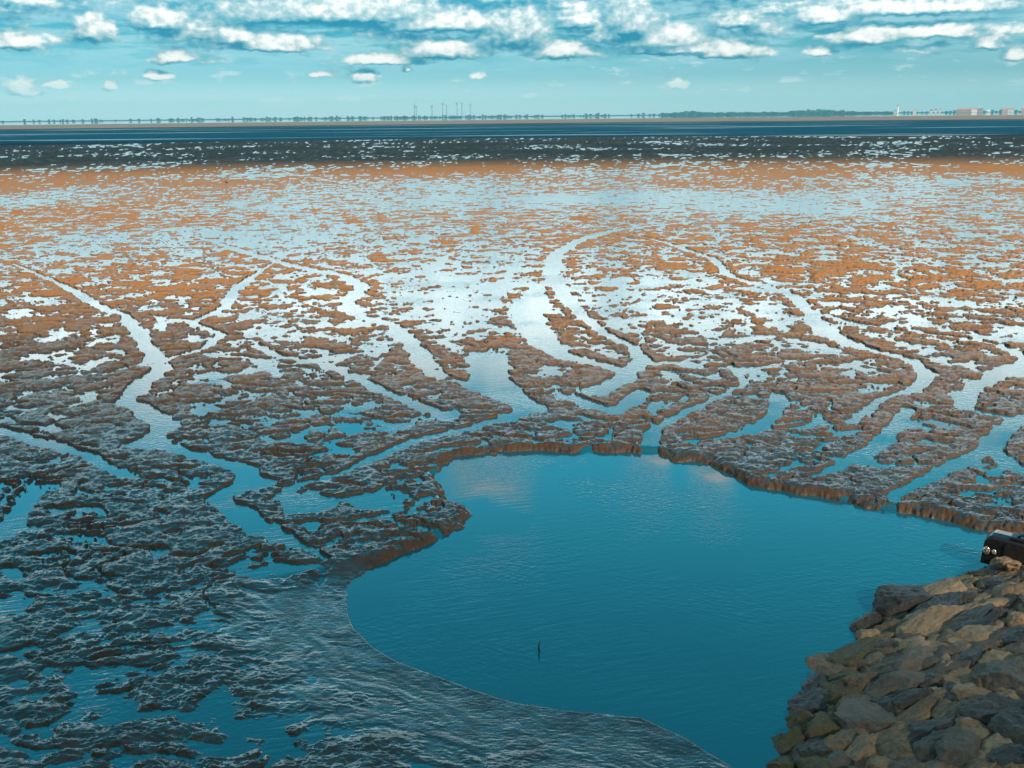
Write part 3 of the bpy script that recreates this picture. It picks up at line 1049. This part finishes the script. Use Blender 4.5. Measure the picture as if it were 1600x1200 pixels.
def tree_into(bm, h, w, rs, base=Vector((0, 0, 0))):
    """leafy crown of jittered clumps on a tapered trunk"""
    ret = bmesh.ops.create_cone(bm, segments=6, radius1=0.05 * w, radius2=0.025 * w, depth=h * 0.4,
                                matrix=Matrix.Translation(base + Vector((0, 0, h * 0.2))))
    for v in ret['verts']:
        for f in v.link_faces:
            f.material_index = 1
    for i in range(9):
        a = rs.uniform(0, 6.28)
        z = rs.uniform(0.10, 0.86)
        rad = w * 0.5 * math.sqrt(max(0.05, 1 - ((z - 0.5) / 0.5) ** 2)) * 0.6
        c = base + Vector((math.cos(a) * rad * rs.random(), math.sin(a) * rad * rs.random(), z * h))
        ret = bmesh.ops.create_icosphere(bm, subdivisions=2, radius=1.0)
        sx, sz = w * rs.uniform(0.22, 0.34), h * rs.uniform(0.12, 0.2)
        for v in ret['verts']:
            p = v.co
            j = 1 + 0.35 * mnoise.noise(p * 2.3 + c)
            v.co = c + Vector((p.x * sx * j, p.y * sx * j, p.z * sz * j))


def build_trees():
    protos = []
    rs = random.Random(5)
    for i, (h, w) in enumerate(((14, 17), (17, 15), (11, 20), (19, 21))):
        bm = bmesh.new()
        tree_into(bm, h, w, rs)
        me = bpy.data.meshes.new('tree')
        bm.to_mesh(me)
        bm.free()
        me.materials.append(M_TREE)
        me.materials.append(M_BARK)
        protos.append(me)
    lone = 'lone tiny tree standing apart on the far shore under the left clouds'
    row = 'tiny tree in a broken row along the far shore left of the wind turbines'
    mid = 'tiny tree on the far shore below and just right of the wind turbines'
    houses = 'small tree between the pink houses of the far right town'
    spots = []
    for px in (4, 38, 52, 61, 76, 84, 94, 98, 105, 114, 129, 180, 204, 217, 236, 438, 452, 494, 583):
        spots.append((px, lone))
    for a, b, n in ((142, 162, 5), (245, 252, 2), (262, 320, 15), (337, 368, 8), (380, 400, 5), (405, 432, 7), (458, 487, 12), (503, 531, 10),
                    (541, 553, 4), (560, 576, 5), (594, 613, 6), (616, 640, 10)):
        for i in range(n):
            spots.append((a + (b - a) * (i + rs.uniform(.2, .8)) / n, row))
    for a, b, n in ((640, 668, 9), (672, 722, 16), (726, 760, 10), (762, 800, 13), (805, 850, 8), (878, 900, 5), (905, 953, 12), (984, 1034, 6)):
        for i in range(n):
            spots.append((a + (b - a) * (i + rs.uniform(.2, .8)) / n, mid))
    for px in (1392, 1412, 1418, 1424, 1431, 1440, 1447, 1478, 1484, 1490, 1496, 1536, 1542, 1549, 1556, 1562, 1586, 1592):
        spots.append((px, houses))
    for px, lab in spots:
        me = rs.choice(protos)
        o = bpy.data.objects.new('tree', me)
        COL.objects.link(o)
        o.location = shore_xy(px, rs.uniform(0, 120))
        s = rs.uniform(0.34, 0.68)
        o.scale = (s * 1.25, s * 1.25, s * rs.uniform(0.8, 1.15))
        o.rotation_euler.z = rs.uniform(0, 6.28)
        finish(o, lab, 'tree', {lone: 'lone trees on the far left shore', row: 'rows of trees left of the turbines',
                                mid: 'trees right of the turbines', houses: 'trees among the far houses'}[lab])
    # the wood on the right reads as one mass
    cos, quads, mats, nv = [], [], [], 0
    src = []
    for me in protos:
        c = np.empty(len(me.vertices) * 3, dtype=np.float32)
        me.vertices.foreach_get('co', c)
        src.append((c.reshape(-1, 3), [tuple(p.vertices) for p in me.polygons], [p.material_index for p in me.polygons]))
    px = 1036.0
    while px < 1392:
        for _ in range(2):
            big = 0.62 + 0.4 * math.exp(-((px - 1275) / 35) ** 2) + 0.4 * math.exp(-((px - 1078) / 14) ** 2) - 0.2 * (px > 1335)
            c, f, mi = rs.choice(src)
            b = shore_xy(px + rs.uniform(-1, 1), rs.uniform(0, 150))
            a = rs.uniform(0, 6.28)
            sc = big * rs.uniform(0.7, 1.1)
            rot = np.array([[math.cos(a), -math.sin(a), 0], [math.sin(a), math.cos(a), 0], [0, 0, 1]], dtype=np.float32)
            cos.append(c @ rot.T * np.array([1.25, 1.25, sc], dtype=np.float32) + np.array(b, dtype=np.float32))
            quads += [tuple(i + nv for i in q) for q in f]
            mats += mi
            nv += len(c)
        px += rs.uniform(2.0, 3.4)
    me = bpy.data.meshes.new('distant_wood')
    me.from_pydata(np.concatenate(cos).tolist(), [], quads)
    o = mesh_obj('distant_wood', me, M_TREE)
    me.materials.append(M_BARK)
    me.polygons.foreach_set('material_index', np.array(mats, dtype=np.int32))
    finish(o, 'long dark wood along the far shore on the right', 'wood', kind='stuff')


def box_into(bm, x0, x1, y0, y1, z0, z1):
    m = Matrix.Translation(((x0 + x1) / 2, (y0 + y1) / 2, (z0 + z1) / 2)) @ Matrix.Diagonal((x1 - x0, y1 - y0, z1 - z0, 1))
    bmesh.ops.create_cube(bm, size=1.0, matrix=m)


def build_house(px, wpx, hpx, wall, roof, label, rs):
    w, h = wpx * MPP * 0.9, hpx * MPP * 0.8
    d = 10.0
    loc = shore_xy(px, 60)
    t = empty('house', loc, label=label, cat='house', group='houses of the far town')
    t.rotation_euler.z = math.atan2(-loc.x, loc.y) + rs.uniform(-.2, .2)
    bm = bmesh.new()
    eave = h * 0.62
    box_into(bm, -w / 2, w / 2, -d / 2, d / 2, 0, eave)
    bm_obj('wall', bm, wall, t)
    bm = bmesh.new()
    o = 0.4
    pts = [(-w / 2 - o, -d / 2 - o, eave), (w / 2 + o, -d / 2 - o, eave), (w / 2 + o, d / 2 + o, eave), (-w / 2 - o, d / 2 + o, eave),
           (-w / 2 - o, 0, h), (w / 2 + o, 0, h)]
    v = [bm.verts.new(p) for p in pts]
    for f in ((0, 1, 5, 4), (2, 3, 4, 5), (1, 2, 5), (3, 0, 4), (3, 2, 1, 0)):
        bm.faces.new([v[i] for i in f])
    ro = bm_obj('roof', bm, roof, t)
    bm = bmesh.new()
    box_into(bm, w * 0.25, w * 0.25 + 0.9, -0.5, 0.5, h - 1.2, h + 1.4)
    bm_obj('chimney', bm, M_BRICK, ro)
    n = max(2, int(w / 4))
    for i in range(n):
        x = -w / 2 + w * (i + 0.5) / n
        for z in ((eave * 0.18, eave * 0.42), (eave * 0.58, eave * 0.84)):
            bm = bmesh.new()
            box_into(bm, x - 0.7, x + 0.7, -d / 2 - 0.06, -d / 2 + 0.1, *z)
            bm_obj('window', bm, M_PANE, t)


def build_town():
    rs = random.Random(3)
    for px, w, h, wl, rf, lab in (
            (1399, 6, 5, M_RENDER, M_SLATE, 'small pale house beside the lighthouse, leftmost of the far town'),
            (1428, 5, 6, M_RENDER, M_ROOF, 'pale red-roofed house standing alone among trees right of the lighthouse'),
            (1454, 4, 6, M_RENDER, M_SLATE, 'first narrow white house in the gap right of the lighthouse'),
            (1461, 3, 7, M_RENDER, M_SLATE, 'narrow tall white house in the middle of the gap right of the lighthouse'),
            (1467, 3, 7, M_RENDER, M_ROOF, 'narrow white house with red roof, last before the dark tree clump'),
            (1500, 12, 7, M_BRICK, M_ROOF, 'pink brick house right after the dark tree clump of the far town'),
            (1511, 9, 7, M_BRICK, M_ROOF, 'brick house with lower roof, second of the pink row in the far town'),
            (1521, 9, 8, M_RENDER, M_ROOF, 'pale house with a tall red roof in the middle of the pink row'),
            (1530, 8, 7, M_BRICK, M_SLATE, 'brick house with dark roof at the right end of the pink row'),
            (1544, 6, 4, M_RENDER, M_RENDER, 'low white shed in front of the trees of the far town'),
            (1568, 10, 7, M_BRICK, M_ROOF, 'first house of the long pink terrace near the right edge'),
            (1578, 9, 7, M_RENDER, M_ROOF, 'pale house in the long pink terrace near the right edge'),
            (1600, 9, 7, M_BRICK, M_ROOF, 'brick house cut by the right edge of the far town')):
        build_house(px, w, h, wl, rf, lab, rs)
    # lighthouse
    loc = shore_xy(1401.5, 20)
    t = empty('lighthouse', loc, label='slender pale lighthouse with red lantern rising over the far trees', cat='lighthouse')
    bm = bmesh.new()
    bmesh.ops.create_cone(bm, cap_ends=True, segments=20, radius1=3.2, radius2=2.2, depth=26, matrix=Matrix.Translation((0, 0, 13)))
    bm_obj('tower', bm, mat_plain('lighthouse_white', (0.75, 0.66, 0.58), 0.7), t)
    red = mat_plain('lighthouse_red', (0.55, 0.09, 0.04), 0.5)
    bm = bmesh.new()
    bmesh.ops.create_cone(bm, cap_ends=True, segments=20, radius1=3.4, radius2=3.4, depth=0.8, matrix=Matrix.Translation((0, 0, 26.4)))
    bm_obj('gallery', bm, red, t)
    bm = bmesh.new()
    bmesh.ops.create_cone(bm, cap_ends=True, segments=16, radius1=1.7, radius2=1.7, depth=3.2, matrix=Matrix.Translation((0, 0, 28.4)))
    bm_obj('lantern', bm, M_PANE, t)
    bm = bmesh.new()
    bmesh.ops.create_cone(bm, cap_ends=True, segments=16, radius1=2.2, radius2=0.2, depth=2.4, matrix=Matrix.Translation((0, 0, 31.2)))
    bm_obj('roof', bm, red, t)


def build_turbines():
    rs = random.Random(9)
    specs = ((648, 19, 'first wind turbine from the left, close beside its twin'), (651, 17, 'second wind turbine from the left, twin of the first'),
             (675.5, 17, 'short wind turbine standing alone right of the leftmost twin turbines'),
             (692, 21, 'tall wind turbine in the middle of the row, left of a shorter darker one'),
             (698, 18, 'shorter dark wind turbine just right of the tall middle one'),
             (714.5, 21, 'tall pale wind turbine, third from the right end of the row'),
             (722, 21, 'tall wind turbine, second from the right end of the row'),
             (735, 19, 'dark wind turbine at the right end of the row'))
    for px, hp, lab in specs:
        loc = shore_xy(px, 300)
        h = hp * MPP
        t = empty('wind_turbine', loc, label=lab, cat='wind turbine', group='wind turbines on the far shore')
        t.rotation_euler.z = math.atan2(-loc.x, loc.y) + rs.uniform(-0.9, 0.9)
        bm = bmesh.new()
        bmesh.ops.create_cone(bm, cap_ends=True, segments=12, radius1=1.9, radius2=1.2, depth=h, matrix=Matrix.Translation((0, 0, h / 2)))
        bm_obj('tower', bm, M_STEEL, t)
        bm = bmesh.new()
        box_into(bm, -1.4, 1.4, -2.6, 4.2, h - 0.2, h + 2.8)
        bm_obj('nacelle', bm, M_STEEL, t)
        bm = bmesh.new()
        bmesh.ops.create_uvsphere(bm, u_segments=12, v_segments=8, radius=1.4, matrix=Matrix.Translation((0, -3.3, h + 1.3)))
        hub = bm_obj('hub', bm, M_STEEL, t)
        a0 = rs.uniform(0, 2.1)
        for i in range(3):
            bm = bmesh.new()
            a = a0 + i * 2.0944
            m = Matrix.Translation((0, -3.4, h + 1.3)) @ Matrix.Rotation(a, 4, 'Y')
            prof = [(-0.5, 0), (0.5, 0), (1.0, 3.2), (0.75, 9), (0.25, 16.5), (-0.15, 16.5), (-0.4, 4)]
            f = [bm.verts.new(m @ Vector((x, -0.15, z))) for x, z in prof]
            b = [bm.verts.new(m @ Vector((x, 0.15, z))) for x, z in prof]
            bm.faces.new(f)
            bm.faces.new(b[::-1])
            for j in range(len(prof)):
                q = (j + 1) % len(prof)
                bm.faces.new((f[j], b[j], b[q], f[q]))
            bmesh.ops.recalc_face_normals(bm, faces=bm.faces)
            bm_obj('blade', bm, M_STEEL, hub)


build_trees()
build_town()
build_turbines()


# ------------------------------------------------------------------ small things
def tube_into(bm, pts, radii, seg=8):
    rings = []
    for i, (p, r) in enumerate(zip(pts, radii)):
        a = Vector(pts[max(0, i - 1)])
        b = Vector(pts[min(len(pts) - 1, i + 1)])
        d = (b - a).normalized()
        u = d.orthogonal().normalized()
        w = d.cross(u)
        rings.append([bm.verts.new(Vector(p) + (u * math.cos(2 * math.pi * j / seg) + w * math.sin(2 * math.pi * j / seg)) * r) for j in range(seg)])
    for a, b in zip(rings[:-1], rings[1:]):
        for j in range(seg):
            bm.faces.new((a[j], a[(j + 1) % seg], b[(j + 1) % seg], b[j]))
    bm.faces.new(rings[0][::-1])
    bm.faces.new(rings[-1])


def build_stick():
    g = ground(843, 1018, POOL_Z)
    bm = bmesh.new()
    pts = [(0.012, 0, -0.08), (0.0, 0, 0.0), (-0.008, 0.0, 0.03), (-0.006, 0.004, 0.07), (0.010, 0.008, 0.115)]
    tube_into(bm, pts, [0.009, 0.009, 0.008, 0.0065, 0.003])
    o = bm_obj('twig', bm, mat_plain('dark_twig', (0.012, 0.010, 0.010), 0.7), smooth=True)
    o.location = g
    finish(o, 'thin dark curved twig sticking out of the pool', 'twig')


def build_bird():
    g = ground(354, 288.5)
    bm = bmesh.new()
    bmesh.ops.create_uvsphere(bm, u_segments=16, v_segments=10, radius=1.0)
    for v in bm.verts:
        x, y, z = v.co
        t = 1 - 0.55 * max(0, -x)
        v.co = Vector((x * 0.15, y * 0.075 * t, z * 0.085 * t + 0.20 + 0.05 * x))
    tube_into(bm, [(0.09, 0, 0.25), (0.13, 0, 0.31), (0.155, 0, 0.34)], [0.045, 0.035, 0.036])
    bmesh.ops.create_uvsphere(bm, u_segments=12, v_segments=8, radius=0.042, matrix=Matrix.Translation((0.16, 0, 0.35)))
    tube_into(bm, [(0.19, 0, 0.35), (0.28, 0, 0.325)], [0.011, 0.003], 6)
    tube_into(bm, [(-0.10, 0, 0.19), (-0.24, 0, 0.165)], [0.045, 0.012], 6)
    for s in (-1, 1):
        tube_into(bm, [(0.01, 0.03 * s, 0.14), (0.0, 0.03 * s, 0.07), (0.02, 0.03 * s, -0.02)], [0.009, 0.007, 0.007], 6)
    o = bm_obj('bird', bm, mat_plain('dark_plumage', (0.02, 0.017, 0.015), 0.7), smooth=True)
    o.location = (g.x, g.y, 0.03)
    o.scale = (0.75, 0.75, 0.75)
    o.rotation_euler.z = R(160)
    finish(o, 'small dark wading bird on the wet sand at the upper left', 'bird')


def build_case():
    """black moulded housing with a curved lid and lamps, at the top of the bank"""
    black = mat_plain('gloss_black', (0.012, 0.012, 0.014), 0.10)
    lens_m, k, bs = new_mat('lamp_glass')
    tc = k.node('ShaderNodeTexCoord')
    k.l.new(k.ramp(k.noise(tc.outputs['Object'], 60, 3), [(0.4, (0.10, 0.05, 0.02)), (0.55, (0.7, 0.55, 0.4)), (0.7, (0.9, 0.8, 0.7))]), bs.inputs['Base Color'])
    bs.inputs['Roughness'].default_value = 0.2
    bs.inputs['Metallic'].default_value = 0.6
    base = on_mound(1560, 886) + Vector((0, 0, 0.05))
    dist = (base - CAM_P).length
    u = dist / FPX                                   # metres per px here
    t = empty('black_case', base, label='glossy black moulded case with a curved lid on the topmost rocks', cat='case')
    to_cam = (CAM_P - base)
    t.rotation_euler.z = math.atan2(to_cam.y, to_cam.x) + math.pi / 2 + R(-12)
    # local axes: x to the right of the picture, -y towards the viewer, z up
    W, D, H = 105 * u, 30 * u, 36 * u
    x0 = -22 * u

    def section(y):
        pts = []
        r = 10 * u
        for cx, cz, a0 in ((x0 + W - r, H - r, 0), (x0 + r, H - r, 90)):
            for j in range(7):
                a = R(a0 + 15 * j)
                pts.append((cx + r * math.cos(a), y, cz + r * math.sin(a)))
        return [(x0 + W, y, -0.05)] + pts + [(x0 - 2 * u, y, -0.05)]
    bm = bmesh.new()
    secs = []
    for y, sc in ((0, 0.90), (1.5 * u, 0.97), (4 * u, 1.0), (D * 0.5, 1.03), (D, 1.0)):
        secs.append([bm.verts.new((x0 + (px - x0) * (0.98 + 0.02 * sc), py, pz * sc if pz > 0 else pz)) for px, py, pz in section(y)])
    n = len(secs[0])
    for a, b in zip(secs[:-1], secs[1:]):
        for j in range(n - 1):
            bm.faces.new((a[j], a[j + 1], b[j + 1], b[j]))
    bm.faces.new(secs[0][::-1])
    bm.faces.new(secs[-1])
    bmesh.ops.recalc_face_normals(bm, faces=bm.faces)
    bm_obj('body', bm, black, t)
    # raised lid with a grip slot
    bm = bmesh.new()
    box_into(bm, x0 + 30 * u, x0 + W - 4 * u, 3 * u, D - 6 * u, H * 0.99, H * 1.12)
    bmesh.ops.bevel(bm, geom=bm.edges[:] + bm.verts[:], offset=3 * u, segments=3, profile=0.6, affect='EDGES')
    lid = bm_obj('lid', bm, black, t)
    bm = bmesh.new()
    tube_into(bm, [(x0 + 40 * u, 10 * u, H * 1.10), (x0 + 42 * u, 10 * u, H * 1.22), (x0 + 58 * u, 10 * u, H * 1.26),
                   (x0 + 74 * u, 10 * u, H * 1.22), (x0 + 76 * u, 10 * u, H * 1.10)], [2.2 * u] * 5)
    bm_obj('grip', bm, black, lid, smooth=True)
    # frame rib down the front
    for px in (26, 56):
        bm = bmesh.new()
        box_into(bm, x0 + px * u, x0 + (px + 2.2) * u, -1.6 * u, 1.0 * u, 1 * u, H * 0.80)
        bmesh.ops.bevel(bm, geom=bm.edges[:], offset=0.6 * u, segments=2, affect='EDGES')
        bm_obj('rib', bm, black, t)
    for px, pz, r in ((4, 14, 5.0), (14, 14, 3.4)):
        bm = bmesh.new()
        bmesh.ops.create_uvsphere(bm, u_segments=20, v_segments=12, radius=r * u, matrix=Matrix.Translation((x0 + px * u, 0.4 * u, pz * u)) @ Matrix.Diagonal((1, 0.7, 1.25, 1)))
        bm_obj('lamp', bm, lens_m, t, smooth=True)


build_stick()
build_bird()
build_case()


# ------------------------------------------------------------------ sea air
def build_haze():
    bm = bmesh.new()
    box_into(bm, -9000, 9000, -400, 7000, -1.5, 110)
    m = bpy.data.materials.new('haze')
    m.use_nodes = True
    nt = m.node_tree
    nt.nodes.clear()
    out = nt.nodes.new('ShaderNodeOutputMaterial')
    v = nt.nodes.new('ShaderNodeVolumePrincipled')
    v.inputs['Color'].default_value = (0.20, 0.66, 0.80, 1)
    v.inputs['Density'].default_value = 0.00012
    nt.links.new(v.outputs[0], out.inputs['Volume'])
    o = bm_obj('haze', bm, m)
    finish(o, kind='stuff', label='thin pale sea haze over the flats', cat='haze')


build_haze()
